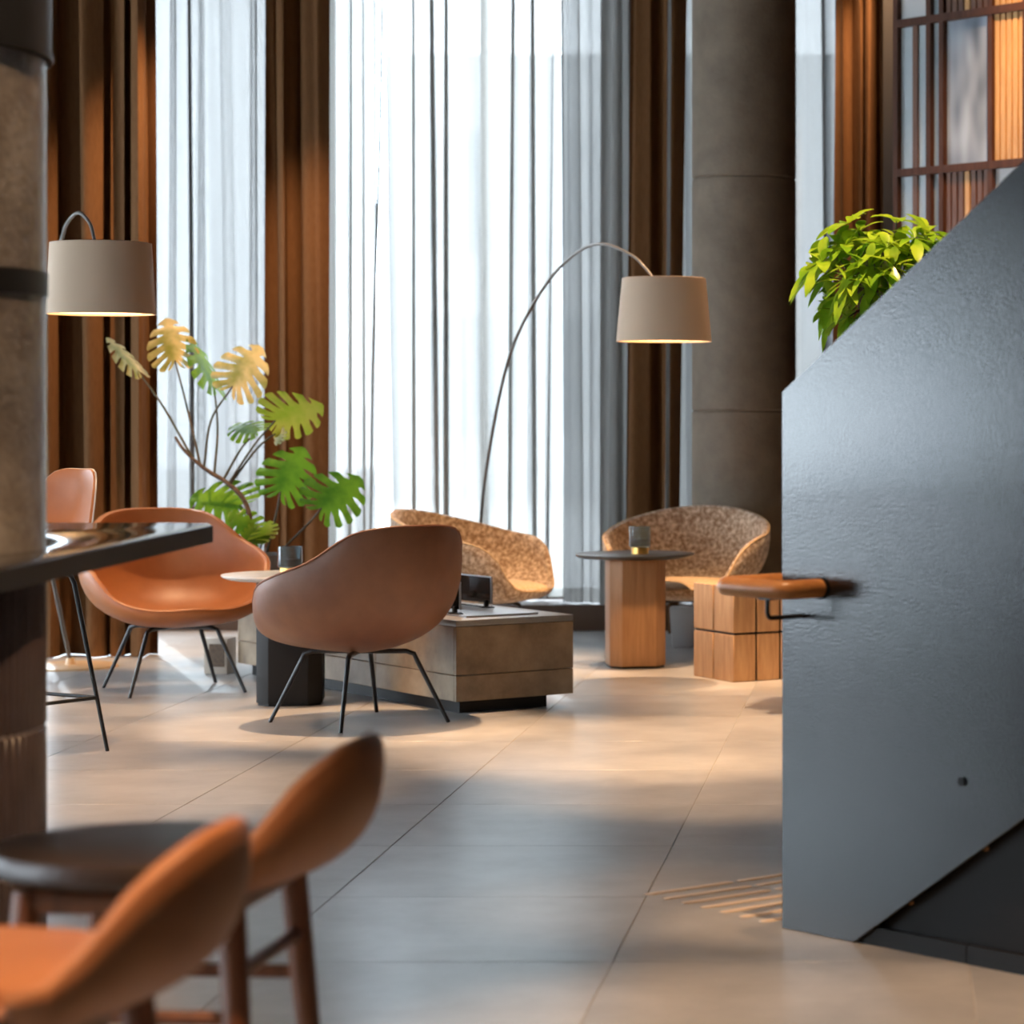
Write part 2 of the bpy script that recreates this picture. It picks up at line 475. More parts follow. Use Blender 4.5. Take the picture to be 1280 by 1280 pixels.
# dark pier at the end of the curtain track
tag(MB().box((wx(1104, 16.5), 16.3, 0), (.10, 17.4, CEIL)).build('wall_pier', M['dark_wall']), 'narrow dark pier beside the timber screen', kind='structure')

# outside
tag(MB().box((-40, 17.7, -.25), (30, 70, -.12)).build('pavement', M['pavement']), 'pale pavement outside the windows', kind='structure')
bd = empty('far_building', (0, 45, 0))
tag(bd, 'pale grey building faintly seen through the sheer curtain', 'building')
MB().box((-8.6, 0, -.12), (2, 10, 7.4)).build('wall', M['facade'], bd)
for i in range(4):
    for j in range(2):
        MB().box((-8.0 + i * 2.4, -.06, 1.0 + j * 3.1), (-6.5 + i * 2.4, .02, 3.0 + j * 3.1)).build('window', M['facade_glass'], bd)

# ------------------------------------------------------------------ curtains
def curtain(name, label, px0, px1, Y, z0, material, period, amp, seed, group, fo=0.0, wob=.03, lean=0.0, Yb=None, cat='curtain', top=CEIL - .02):
    rnd = random.Random(seed)
    x0, x1 = wx(px0, Y), wx(px1, Y)
    n = max(int((x1 - x0) / period * 26), 24)
    nz = 14
    ph = [rnd.uniform(0, 6.28) for _ in range(6)]
    am = [rnd.uniform(.55, 1.25) for _ in range(64)]
    V = []; Fc = []
    for j in range(nz + 1):
        v = j / nz
        z = z0 + (top - z0) * v
        for i in range(n + 1):
            u = i / n
            s = u * (x1 - x0)
            w = s + .35 * period * math.sin(s / period * 1.7 + ph[0]) + .18 * period * math.sin(s / period * .6 + ph[1] + v * 1.1)
            q = w / period
            a = amp * am[int(abs(q)) % 64] * (1 - (q % 1)) + amp * am[(int(abs(q)) + 1) % 64] * (q % 1)
            y = a * math.sin(2 * math.pi * q) * (1.0 - .25 * v) + .25 * amp * math.sin(2 * math.pi * q * 2.3 + ph[2] + 2 * v)
            x = s + wob * math.sin(2 * math.pi * q * .5 + ph[3]) * (1 - v) + .22 * amp * math.sin(4 * math.pi * q + ph[4]) + lean * v + fo * period * math.sin(2 * math.pi * q + ph[5] + .6 * v)
            V.append((x0 + x, Y + y + (0 if Yb is None else (Yb - Y) * u), z))
    for j in range(nz):
        for i in range(n):
            a = j * (n + 1) + i
            Fc.append((a, a + 1, a + n + 2, a + n + 1))
    o = MB().add(V, Fc).build(name, material)
    tag(o, label, cat, group)
    return o

GB, GS = 'brown drapes', 'sheer curtains'
curtain('drape', 'sliver of brown drape hidden behind the banded column', -90, 40, 15.15, .003, M['brown_curtain'], .165, .085, 21, GB)
curtain('drape', 'brown drape at far left behind the left floor lamp', 49, 188, 15.15, .003, M['brown_curtain'], .165, .11, 1, GB, wob=.01)
curtain('drape', 'brown drape lit orange between the two sheer curtains', 333, 413, 16.62, .003, M['brown_curtain'], .24, .055, 2, GB, wob=.01)
curtain('drape', 'dark brown drape left of the pale gap beside the arc lamp shade', 784, 829, 16.66, .003, M['brown_curtain'], .10, .05, 3, GB, lean=.03)
curtain('drape', 'narrow dark brown drape right of the pale gap by the column', 832, 852, 16.66, .003, M['brown_curtain'], .10, .04, 4, GB, lean=.035)
curtain('drape', 'brown drape between the concrete column and timber screen', 1046, 1112, 16.6, .003, M['brown_curtain'], .13, .06, 5, GB)
curtain('sheer_curtain', 'narrow sheer curtain behind the monstera leaves', 183, 345, 17.05, .17, M['sheer_dense'], .14, .06, 11, GS, fo=.15)
s_mid = curtain('sheer_curtain', 'sheer curtain at the left of the wide window beside the orange drape', 402, 470, 16.98, .17, M['sheer'], .12, .05, 12, GS, fo=.18, lean=.02, wob=.01)
curtain('sheer_curtain', 'wide sheer curtain across the middle of the bright window', 486, 708, 17.22, .19, M['sheer'], .165, .07, 17, GS, fo=.155)
curtain('sheer_curtain', 'denser sheer curtain gathered beside the dark brown drape', 700, 792, 17.0, .17, M['sheer_dense'], .12, .055, 14, GS, fo=.14)
curtain('sheer_curtain', 'strip of sheer gathered in front of the brown drape left of the arc lamp shade', 752, 787, 16.84, .17, M['sheer_dense'], .08, .035, 16, GS)
curtain('sheer_curtain', 'sheer curtain passing behind the round concrete column', 826, 1052, 17.05, .17, M['sheer_dense'], .15, .06, 15, GS, fo=.18)
# dark sewn edge of the left sheer
hp = [at(478, 0, 16.98), at(474, 200, 16.98), at(467, 420, 16.98), at(462, 735, 16.98)]
MB().tube([hp[0] + Vector((.01, 0, .9))] + catmull(hp, 5), .009, 6).build('hem', M['sheer_hem'], s_mid)

# ------------------------------------------------------------------ columns
c2 = empty('round_column', (wx(930, 16.1), 16.1, 0))
tag(c2, 'round brown concrete column behind the speckled armchair', 'column')
rc = 65.0 * 16.1 / F
zs = [0.0, 1.39, 2.785, 4.18, CEIL]
for a, b in zip(zs[:-1], zs[1:]):
    MB().lathe([(rc - .008, a), (rc - .008, a + .004), (rc, a + .012), (rc, b - .006), (rc - .008, b)], 64).build('segment', M['concrete'], c2)

CX, CY, CR = -2.366, 5.964, .445
col1 = empty('banded_column', (CX, CY, 0))
tag(col1, 'worn concrete column with black steel bands rising through the bar counter', 'column')
MB().lathe([(CR, 1.04), (CR, CEIL)], 96).build('shaft', M['concrete_worn'], col1)
def ring(r0, r1, z0, z1): return [(r0, z0), (r1, z0), (r1, z1), (r0, z1)]
b1 = MB().lathe(ring(CR - .01, CR + .012, 2.19, 2.62), 96, close=True).build('steel_band', M['band'], col1)
MB().lathe(ring(CR + .004, CR + .016, 2.19, 2.205), 96, close=True).build('flange', M['band'], b1)
MB().lathe(ring(CR - .01, CR + .004, 1.653, 1.708), 96, close=True).build('steel_band', M['band'], col1)

# ------------------------------------------------------------------ bar counter with fluted drum
bc = empty('bar_counter', (CX, CY, 0))
tag(bc, 'polished black bar counter on a fluted bronze drum, wrapped around the column', 'bar counter')
def fluted(z0, z1):
    V = []; Fc = []
    n = 98 * 6
    for k in range(n):
        a = 2 * math.pi * k / n
        w = (k % 6) / 6
        r = CR - .008 + .0095 * math.sqrt(max(0, 1 - (2 * w - 1) ** 2))
        for z in (z0, z0 + .004, z1 - .004, z1):
            rr = r - (.006 if z in (z0, z1) else 0)
            V.append((rr * math.cos(a), rr * math.sin(a), z))
    for k in range(n):
        k2 = (k + 1) % n
        for i in range(3): Fc.append((k * 4 + i, k2 * 4 + i, k2 * 4 + i + 1, k * 4 + i + 1))
    return MB().add(V, Fc)
for a, b in ((.06, .366), (.372, .676), (.682, 1.035)):
    o = fluted(a, b).build('fluted_course', M['bronze'], bc)
MB().lathe([(CR - .0055, .062), (CR - .0055, 1.034)], 96).build('groove_lining', M['flute_groove'], bc)  # pale lining that shows in the grooves between the flutes
MB().lathe([(CR - .03, 0), (CR - .03, .06)], 64).build('kick_plinth', M['black_matte'], bc)
# counter top: two slabs meeting behind the column, each notched round it
def slab(out, z0, z1, name, m, side, grow=0.0):
    arc = [((CR + .003) * math.cos(R(a)), (CR + .003) * math.sin(R(a))) for a in (range(90, -91, -6) if side > 0 else range(270, 89, -6))]
    MB().prism([(x - CX, y - CY) for x, y in out] + arc, z0, z1).build(name, m, bc, bevel=.004, angle=60)
right = [(CX, 4.2), (-1.715, 4.2), (-1.868, 7.28), (-1.90, 7.38), (-2.0, 7.42), (CX, 7.42)]
left = [(CX, 7.42), (-3.2, 7.42), (-3.2, 4.2), (CX, 4.2)]
slab(right, 1.04, 1.083, 'counter_top', M['counter'], 1)
slab(left, 1.04, 1.083, 'counter_top', M['counter'], -1)
ed = [(-1.711, 4.2), (-1.864, 7.28), (-1.897, 7.384), (-2.0, 7.424), (-3.2, 7.424)]
inn = [(-3.2, 7.421), (-2.0, 7.421), (-1.90, 7.381), (-1.868, 7.28), (-1.715, 4.2)]
MB().prism([(x - CX, y - CY) for x, y in ed + inn], 1.036, 1.079).build('edge_band', M['black_matte'], bc)

# ------------------------------------------------------------------ upholstered shells
def shell_mesh(rim, zs, th_seat, th_rim, p1=.43, k2=.92, k3=.45, nang=56, nt=14, squash=1.0, yoff=0.0, power=None):
    """closed bucket shell, facing +x; rim is a table of (degrees from front, radius, height)"""
    inner = []
    for i in range(nang):
        th = 360 * i / nang
        d = th if th <= 180 else 360 - th
        rr, zr = interp(rim, d)
        row = []
        ca, sa = math.cos(R(th)), math.sin(R(th)) * squash
        for j in range(nt + 1):
            t = j / nt
            b0, b1, b2, b3 = (1 - t) ** 3, 3 * t * (1 - t) ** 2, 3 * t * t * (1 - t), t ** 3
            rho = b1 * rr * p1 + b2 * rr * k2 + b3 * rr
            z = zs * (b0 + b1) + b2 * (zs + (zr - zs) * k3) + b3 * zr
            row.append(Vector((rho * ca + yoff * t, rho * sa, z)))
        inner.append(row)
    def nrm(i, j):
        a = inner[(i + 1) % nang][j] - inner[i - 1][j]
        b = inner[i][min(j + 1, nt)] - inner[i][max(j - 1, 0)]
        n = a.cross(b)
        if n.length < 1e-9 or j == 0: return Vector((0, 0, -1))
        n.normalize()
        return n
    V = []; Fc = []
    rows = 2 * nt + 1 + 3
    for i in range(nang):
        outer = []
        for j in range(nt + 1):
            t = j / nt
            th = th_seat + (th_rim - th_seat) * (t ** .8)
            outer.append(inner[i][j] + nrm(i, j) * th)
        mid = (inner[i][nt] + outer[nt]) / 2
        up = (inner[i][nt] - inner[i][nt - 1]).normalized()
        h = (outer[nt] - inner[i][nt]) / 2
        cap = [mid - h * math.cos(a) + up * h.length * math.sin(a) for a in (math.pi * .25, math.pi * .5, math.pi * .75)]
        seq = inner[i][1:] + cap + list(reversed(outer[1:]))
        V += seq
    m = 2 * nt + 3
    for i in range(nang):
        i2 = (i + 1) % nang
        for j in range(m - 1):
            Fc.append((i * m + j, i2 * m + j, i2 * m + j + 1, i * m + j + 1))
    c0 = len(V); V.append(inner[0][0]); V.append(inner[0][0] + Vector((0, 0, -th_seat)))
    for i in range(nang):
        i2 = (i + 1) % nang
        Fc.append((c0, i2 * m, i * m)); Fc.append((c0 + 1, i * m + m - 1, i2 * m + m - 1))
    rimline = [V[i * m + nt + 2] for i in range(nang)]       # outer edge of the cap
    return MB().add(V, Fc), rimline

def leg_tube(top_r, foot_r, ang, ztop, rad=.011):
    d = Vector((math.cos(ang), math.sin(ang), 0))
    p = [d * (top_r - .13) + Vector((0, 0, ztop)), d * (top_r - .03) + Vector((0, 0, ztop)), d * (top_r + .005) + Vector((0, 0, ztop - .012)),
         d * (top_r + .02) + Vector((0, 0, ztop - .045)), d * foot_r + Vector((0, 0, 0.0))]
    return MB().tube(p, [rad, rad, rad, rad, rad * .8], 10)

LOUNGE = [(0, .385, .425), (30, .40, .425), (52, .425, .47), (72, .435, .60), (92, .43, .66), (118, .42, .73), (142, .425, .845), (160, .43, .875), (180, .43, .88)]
TUB = [(0, .36, .41), (30, .39, .41), (42, .415, .44), (54, .43, .58), (68, .44, .655), (90, .44, .69), (125, .445, .76), (155, .445, .81), (180, .445, .825)]

def lounge_chair(label, x, y, facing, leather, speckled=False):
    t = empty('lounge_chair' if not speckled else 'tub_armchair', (x, y, 0), facing)
    tag(t, label, 'chair')
    rim = TUB if speckled else LOUNGE
    sh, rl = shell_mesh(rim, .385, .075, .034, p1=.66, k2=1.0, k3=.30)
    sh.build('shell', leather, t)
    pl = [Vector(p) for p in rl]
    # piping along the back half of the rim
    MB().tube(pl + [pl[0]], .0055, 6, caps=False).build('piping', (M['piping'] if leather is M['brown_leather'] else leather) if not speckled else M['speckle_seat'], t)
    if speckled:
        pad = []
        for k in range(9):
            a = math.pi / 2 * k / 8
            pad.append((.335 * math.sin(a) ** .6 if k else 0.0, .055 * math.cos(a)))
        o = MB().lathe(list(reversed([(r, z) for r, z in pad])), 40).build('seat_cushion', M['speckle_seat'], t)
        o.location = (.07, 0, .395)
    for k in range(4):
        a = R(45 + 90 * k)
        leg_tube(.24, .40, a, .319).build('leg', M['black'], t)
    fr = MB()
    fr.tube([(.14, .14, .319), (-.14, -.14, .319)], .011, 8); fr.tube([(.14, -.14, .319), (-.14, .14, .319)], .011, 8)
    fr.build('underframe', M['black'], t)
    return t

lounge_chair('cognac leather lounge chair facing us, behind the bar counter', -3.60, 13.30, R(-61), M['cognac'])
lounge_chair('brown leather lounge chair seen from behind, in front of the low stone bench', -2.40, 11.93, R(135), M['brown_leather'])
lounge_chair('speckled wool armchair behind the low stone bench', -2.33, 14.85, R(-15), M['speckle'], True)
lounge_chair('speckled wool armchair in front of the round concrete column', -1.19, 15.15, R(-100), M['speckle'], True)

# ------------------------------------------------------------------ counter stools (wooden legs)
STOOL = [(0, .17, .625), (45, .18, .625), (80, .195, .625), (105, .235, .63), (124, .29, .64), (137, .302, .70), (150, .317, .775), (165, .325, .815), (180, .33, .825)]
def counter_stool(label, x, y, facing, seat_mat):
    t = empty('counter_stool', (x, y, 0), facing)
    tag(t, label, 'stool', 'counter stools in the foreground')
    sh, rl = shell_mesh(STOOL, .635, .066, .042, p1=.80, k2=1.02, k3=.22)
    sh.build('shell', M['stool_leather'], t)
    pad = MB().lathe([(0, -.02), (.225, -.02), (.238, -.008), (.24, .008), (.232, .022), (.20, .029), (0, .031)], 40).build('seat_pad', seat_mat, t)
    pad.location = (.03, 0, .632); pad.scale = (1.12, 1, 1)
    fr = MB()
    corners = [(.17, .17), (-.17, .17), (-.17, -.17), (.17, -.17)]
    for a, b in zip(corners, corners[1:] + corners[:1]):
        fr.tube([(a[0], a[1], .585), (b[0], b[1], .585)], .021, 10)
    fr.build('seat_frame', M['walnut'], t)
    foot = 1.27
    for cx_, cy_ in corners:
        MB().tube([(cx_, cy_, .60), (cx_ * 1.1, cy_ * 1.1, .38), (cx_ * foot, cy_ * foot, 0)], [.025, .023, .015], 12).build('leg', M['walnut'], t)
    def pt(c, z):
        k = 1 + (foot - 1) * (1 - z / .6)
        return (c[0] * k, c[1] * k, z)
    for (a, b, z) in ((0, 1, .40), (1, 2, .47), (2, 3, .40), (3, 0, .30)):
        MB().tube([pt(corners[a], z), pt(corners[b], z)], .0125, 10).build('stretcher', M['walnut'], t)
    return t
counter_stool('nearest counter stool with orange leather seat and low curved back, bottom left corner', -1.25, 3.60, R(178), M['stool_leather'])
counter_stool('counter stool with dark brown seat pad and walnut legs, behind the nearest stool', -1.25, 4.56, R(176), M['dark_leather'])

# ------------------------------------------------------------------ bar stool with metal legs
BAR = [(0, .20, .80), (60, .225, .80), (95, .23, .81), (120, .235, .87), (140, .25, 1.06), (155, .26, 1.135), (180, .27, 1.145)]
bs = empty('bar_stool', (-3.53, 10.85, 0), R(-121))
tag(bs, 'cognac leather bar stool with thin black metal legs, half hidden by the column', 'stool')
sh, rl = shell_mesh(BAR, .775, .03, .016, p1=.52, k2=.95, k3=.3)
sh.build('shell', M['cognac'], bs)
MB().tube(rl + [rl[0]], .004, 6, caps=False).build('piping', M['white_top'], bs)
feet = []
for k in range(4):
    a = R(45 + 90 * k)
    leg_tube(.16, .31, a, .735, .010).build('leg', M['black'], bs)
    feet.append((math.cos(a), math.sin(a)))
fz = .22
fr_ = .31 - .125 * fz / .69
for k in range(4):
    a, b = feet[k], feet[(k + 1) % 4]
    MB().tube([(a[0] * fr_, a[1] * fr_, fz), (b[0] * fr_, b[1] * fr_, fz)], .008, 8).build('footrest', M['black'], bs)
fr = MB()
fr.tube([(.06, .06, .735), (-.06, -.06, .735)], .01, 8); fr.tube([(.06, -.06, .735), (-.06, .06, .735)], .01, 8)
fr.build('underframe', M['black'], bs)

# ------------------------------------------------------------------ pedestal tables
def chamf(w, c):
    h = w / 2
    return [(h, -h + c), (h, h - c), (h - c, h), (-h + c, h), (-h, h - c), (-h, -h + c), (-h + c, -h), (h - c, -h)]
def pedestal_table(label, x, y, rz, top_m, base_m):
    t = empty('pedestal_table', (x, y, 0), rz)
    tag(t, label, 'table')
    MB().prism(chamf(.29, .055), 0, .012).build('foot_plate', M['black_matte'], t)
    MB().prism(chamf(.305, .06), .012, .592).build('pedestal', base_m, t, bevel=.004)
    MB().lathe([(0, .592), (.29, .592), (.318, .602), (.325, .609), (.325, .614), (.322, .616), (0, .616)], 72).build('table_top', top_m, t)
    return t
pedestal_table('round table with pale top and black pedestal between the leather chairs', -2.885, 12.72, R(8), M['white_top'], M['black_matte'])
pedestal_table('round table with black top and oak pedestal', wx(794, 14.55), 14.55, R(14), M['black'], M['oak'])

# ------------------------------------------------------------------ tumblers
def tumbler(label, x, y, r, h):
    t = empty('candle_tumbler', (x, y, .6165))
    tag(t, label, 'candle holder')
    MB().lathe([(0, .036), (r, .036), (r, h), (r - .006, h), (r - .006, .042), (0, .042)], 40).build('glass', M['glass_dark'], t)
    MB().lathe([(0, 0), (r * .8, 0), (r * .8, .036), (0, .036)], 40).build('gold_foot', M['gold'], t)
    MB().lathe([(0, .043), (r - .008, .043), (r - .008, h * .55), (0, h * .55)], 32).build('candle', M['black_matte'], t)
tumbler('smoked glass candle tumbler on the pale round table', wx(367, 12.7), 12.62, .058, .135)
tumbler('dark glass candle tumbler with gold foot on the black round table', wx(800, 14.5), 14.5, .058, .148)

# ------------------------------------------------------------------ long low stone bench
C0 = Vector((-2.01, 12.24, 0))
Ld = Vector((-.61, .79, 0)).normalized(); Wd = Vector((.79, .61, 0)).normalized()
ang = math.atan2(Ld.y, Ld.x)      # local x = along length, local -y = across width
be = empty('stone_bench', C0, ang)
tag(be, 'long low bench clad in brown stone with grey slab top', 'bench')
Wb, Lb = .56, 2.36
MB().box((.04, -Wb + .07, 0), (Lb - .05, -.03, .06)).build('plinth', M['black_matte'], be)
# cladding: two courses on each face, thin joints
MB().box((-.0, -Wb - .02, .062), (Lb, 0.0, .40)).build('core', M['black_matte'], be)
def clad(lo, hi): MB().box(lo, hi).build('stone_panel', M['stone'], be, bevel=.002, seg=1)
for z0, z1 in ((.06, .178), (.181, .402)):
    clad((-.02, -Wb - .04, z0), (-.0, .02, z1))          # front end
    clad((Lb, -Wb - .04, z0), (Lb + .02, .02, z1))
for k in range(3):
    a = k * (Lb / 3) + .0015; b = (k + 1) * (Lb / 3) - .0015
    for z0, z1 in ((.06, .178), (.181, .402)):
        clad((a, 0, z0), (b, .02, z1)); clad((a, -Wb - .04, z0), (b, -Wb - .02, z1))
MB().box((-.02, -Wb - .04, .404), (Lb + .02, .02, .432)).build('slab_top', M['stone_top'], be, bevel=.003)
# burner tray and smoked glass screens on the bench
tr = MB().prism([(x, y) for x, y in ((.10, -.48), (1.55, -.48), (1.55, -.10), (.10, -.10))], 0, .008).build('burner_tray', M['steel'])
tr.location = C0 + Vector((0, 0, .4325)); tr.rotation_euler = (0, 0, ang)
tag(tr, 'flat steel burner tray on the stone bench top', 'tray')
def screen(label, l0, l1, w):
    t = empty('glass_screen', C0 + Ld * l0 + Wd * w + Vector((0, 0, .441)), ang)
    tag(t, label, 'screen')
    L = l1 - l0
    MB().box((0, -.003, .022), (L, .003, .145)).build('pane', M['smoked'], t)
    MB().box((0, -.005, .145), (L, .005, .150)).build('top_edge', M['steel'], t)
    MB().box((-.004, -.005, .02), (0, .005, .150)).build('side_edge', M['steel'], t)
    for x in (.05, L - .05):
        MB().box((x - .012, -.03, 0), (x + .012, .03, .006)).box((x - .008, -.010, .006), (x + .008, .010, .034)).build('clamp_foot', M['black'], t)
    MB().box((-.01, -.012, 0), (L + .01, .012, .005)).build('rail', M['black'], t)
screen('smoked glass screen on the bench nearer the brown leather chair', .22, 1.25, .13)
screen('smoked glass screen on the bench nearer the speckled armchair', .48, 1.5, .44)

bb = empty('beige_box', (wx(290, 14.25) - .04, 14.16, 0), R(-10))
tag(bb, 'small beige box on the floor at the far end of the stone bench', 'box')
MB().box((-.065, -.06, 0), (.065, .06, .19)).build('body', M['beige'], bb, bevel=.006)
MB().box((-.035, -.064, .04), (.05, -.058, .16)).build('front_panel', M['shell_back'], bb)
gb = MB().prism([(-.075, -.06), (.075, -.06), (.075, .06), (-.075, .06)], 0, .24).build('grey_box', M['grey_box'], None, bevel=.008)
for v in gb.data.vertices:
    if v.co.z < .1: v.co.x *= .82; v.co.y *= .82
gb.location = (wx(856, 16.1) + .02, 15.72, 0)
tag(gb, 'pale grey tapered box on the floor beneath the speckled armchair by the column', 'box')

# ------------------------------------------------------------------ pine cube
cu = empty('pine_cube', (-.833, 13.68, 0), math.atan2(.553, .833))
tag(cu, 'cube stool of pine blocks with dark gaps beside the handrail', 'stool')
blk = MB().box((0, 0, 0), (.132, .204, .241)).mesh('block', bevel=.004, seg=1)
blk.materials.append(M['pine'])
for i in range(3):
    for j in range(2):
        for k in range(2):
            obj('block', blk, cu, (i * .143 + .0, j * .215, k * .252))
MB().box((.01, .01, .002), (.408, .408, .49)).build('core', M['black_matte'], cu)

# ------------------------------------------------------------------ floor lamps
def arc_lamp(label, base, path, rad, shade_c, rt, rb, h):
    t = empty('arc_floor_lamp', (base.x, base.y, 0))
    tag(t, label, 'lamp')
    o = Vector((base.x, base.y, 0))
    MB().lathe([(0, 0), (.25, 0), (.25, .008), (.24, .014), (.03, .016), (.02, .05), (0, .05)], 56).build('base', M['lamp_base'], t)
    pts = [p - o for p in catmull(path, 8)]
    n = len(pts)
    MB().tube(pts, [rad * (1.25 - .55 * i / n) for i in range(n)], 10).build('pole', M['lamp_metal'], t)
    c = shade_c - o      # centre of the bottom opening
    th = .006
    sh = MB().lathe([(rb, 0), (rt, h), (rt - .012, h + .003), (rt - .012 - th, h - .003), (rt - th, h - .008), (rb - th, 0)], 72, close=True).build('shade', M['shade'], t)
    sh.location = c
    li = MB().lathe([(rb - th - .001, .002), (rt - th - .001, h - .012)], 72)
    li.f = [f for f in li.f if len(f) == 4]; li.sm = li.sm[:len(li.f)]
    l_ = li.build('lining', M['shade_in'], sh)
    MB().lathe([(0, h - .016), (rt - th - .002, h - .016), (rt - th - .002, h - .008), (0, h - .008)], 56).build('top_disc', M['shade'], sh)
    MB().lathe([(0, .012), (rb - th - .006, .010), (rb - th - .006, .018), (0, .020)], 56).build('diffuser', M['glow'], sh)
    l = bpy.data.lights.new('lamp_bulb', 'SPOT')
    l.energy = 90; l.color = WARM; l.shadow_soft_size = .1; l.spot_size = R(140); l.spot_blend = .6
    lo = bpy.data.objects.new('lamp_bulb', l); COL.objects.link(lo)
    lo.parent = t; lo.location = c + Vector((0, 0, -.002))
    return t

YS = 13.6
sc_ = at(830, 427, YS); rb_ = 59.5 * YS / F; rt_ = 57 * YS / F * .985; hh = 79 * YS / F
path = [Vector((wx(597, 15.75), 15.75, .02)), at(600, 665, 15.6), at(612, 560, 15.4), at(638, 442, 15.1), at(678, 362, 14.7), at(718, 318, 14.3),
        at(752, 305, 14.0), at(788, 318, 13.75), at(806, 334, 13.66), at(820, 352, 13.6), at(830, 362, YS)]
arc_lamp('arc floor lamp whose taupe shade hangs over the black round table', path[0], path, .0085, Vector((sc_.x, sc_.y, sc_.z)), rt_ * .93, rb_, hh)
YS = 12.0
sc_ = at(126, 393, YS); rb_ = 67 * YS / F; hh = 89 * YS / F
path = [Vector((wx(88, 14.5), 14.5, .02)), at(52, 640, 14.3), at(50, 480, 14.0), at(63, 350, 13.3), at(77, 300, 12.9), at(84, 279, 12.65), at(98, 266, 12.45), at(112, 279, 12.2), at(119, 303, 12.05), at(126, 320, YS)]
arc_lamp('arc floor lamp with taupe shade above the monstera at far left', path[0], path, .0095, sc_, 61.5 * YS / F, rb_, hh)

# ------------------------------------------------------------------ monstera
def monstera_leaf(L, seed, split=.42, fingers=6):
    rnd = random.Random(seed)
    outline = [(0, -.02, .02), (.08, -.16, .12), (.2, -.20, .31), (.35, -.06, .49), (.5, .15, .565), (.65, .42, .53), (.8, .70, .39), (.92, .90, .17), (1, 1.0, .0)]
    V = []; Fc = []
    rs = [0, .15, split, .56, .8, 1.0]
    for side in (1, -1):
        for k in range(fingers):
            s0, s1 = k / fingers, (k + 1) / fingers
            cen = (s0 + s1) / 2
            g = rnd.uniform(.58, .78) if 0 < k < fingers else .9
            base = len(V)
            ns = 5
            for r in rs:
                shr = 1.0 if r <= split else 1 - (1 - g) * min(1, (r - split) / .18) + .0
                for i in range(ns):
                    s = cen + (s0 + (s1 - s0) * i / (ns - 1) - cen) * shr
                    s = min(max(s, 0), 1)
                    ou, ov = interp(outline, s)
                    mu = .04 + .93 * s ** 1.25
                    tip = 1 - .05 * ((i - 2) / 2.0) ** 2 * (r > .9)
                    u = mu + (ou - mu) * r * tip
                    v = ov * r * tip
                    w = -.30 * v * v * 1.2 + .05 * abs(v) - .22 * max(0, u - .45) ** 2 + .02 * math.sin(math.pi * (i / (ns - 1))) * r
                    V.append((u * L, side * v * L, w * L))
            for a in range(len(rs) - 1):
                for i in range(ns - 1):
                    q = base + a * ns + i
                    Fc.append((q, q + 1, q + ns + 1, q + ns))
    return MB().add(V, Fc)

YM = 14.15
mo = empty('monstera', (wx(330, YM), YM, .4335))
MO = Vector(mo.location)
tag(mo, 'tall monstera with split leaves on the far end of the stone bench', 'plant')
pb = MB().lathe([(0, 0), (.13, 0), (.16, .02), (.175, .20), (.16, .20), (.155, .17), (0, .17)], 40).build('pot', M['pot'], mo)
MB().lathe([(0, .172), (.152, .172), (.152, .178), (0, .182)], 32).build('soil', M['soil'], pb)
pm = lambda px, py, Y=YM: at(px, py, Y) - MO
trunk = [Vector((0, 0, .17)), pm(318, 690), pm(313, 650), pm(303, 622), pm(283, 603), pm(262, 590), pm(245, 577), pm(228, 560), pm(219, 546)]
tp = catmull(trunk, 5)
MB().tube(tp, [.017 - .010 * i / len(tp) for i in range(len(tp))], 10).build('trunk', M['trunk'], mo)
leaves = [  # base px, tip px, size factor, roll deg, pitch towards camera, depth offset, material, petiole via points, start on trunk
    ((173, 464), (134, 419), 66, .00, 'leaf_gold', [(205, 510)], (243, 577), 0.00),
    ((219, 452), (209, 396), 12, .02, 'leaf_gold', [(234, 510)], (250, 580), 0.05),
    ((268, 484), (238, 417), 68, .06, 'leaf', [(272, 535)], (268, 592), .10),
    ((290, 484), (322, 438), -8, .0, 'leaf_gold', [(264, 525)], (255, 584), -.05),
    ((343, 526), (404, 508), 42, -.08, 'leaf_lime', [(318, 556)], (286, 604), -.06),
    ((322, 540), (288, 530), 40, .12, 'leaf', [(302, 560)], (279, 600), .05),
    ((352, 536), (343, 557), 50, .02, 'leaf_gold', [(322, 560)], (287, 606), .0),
    ((350, 616), (376, 566), 6, -.05, 'leaf', [(346, 640)], (334, 690), -.02),
    ((401, 636), (452, 598), 22, -.10, 'leaf', [(384, 656)], (350, 690), -.05),
    ((302, 632), (236, 618), 30, .10, 'leaf', [(310, 645)], (316, 670), .04),
    ((322, 668), (286, 640), 20, -.05, 'leaf', [(320, 680)], (322, 700), -.02),
    ((328, 676), (338, 652), 45, -.1, 'leaf_lime', [(326, 684)], (322, 700), -.05),
    ((318, 660), (300, 690), 25, -.12, 'leaf', [(318, 672)], (320, 700), -.05),
]
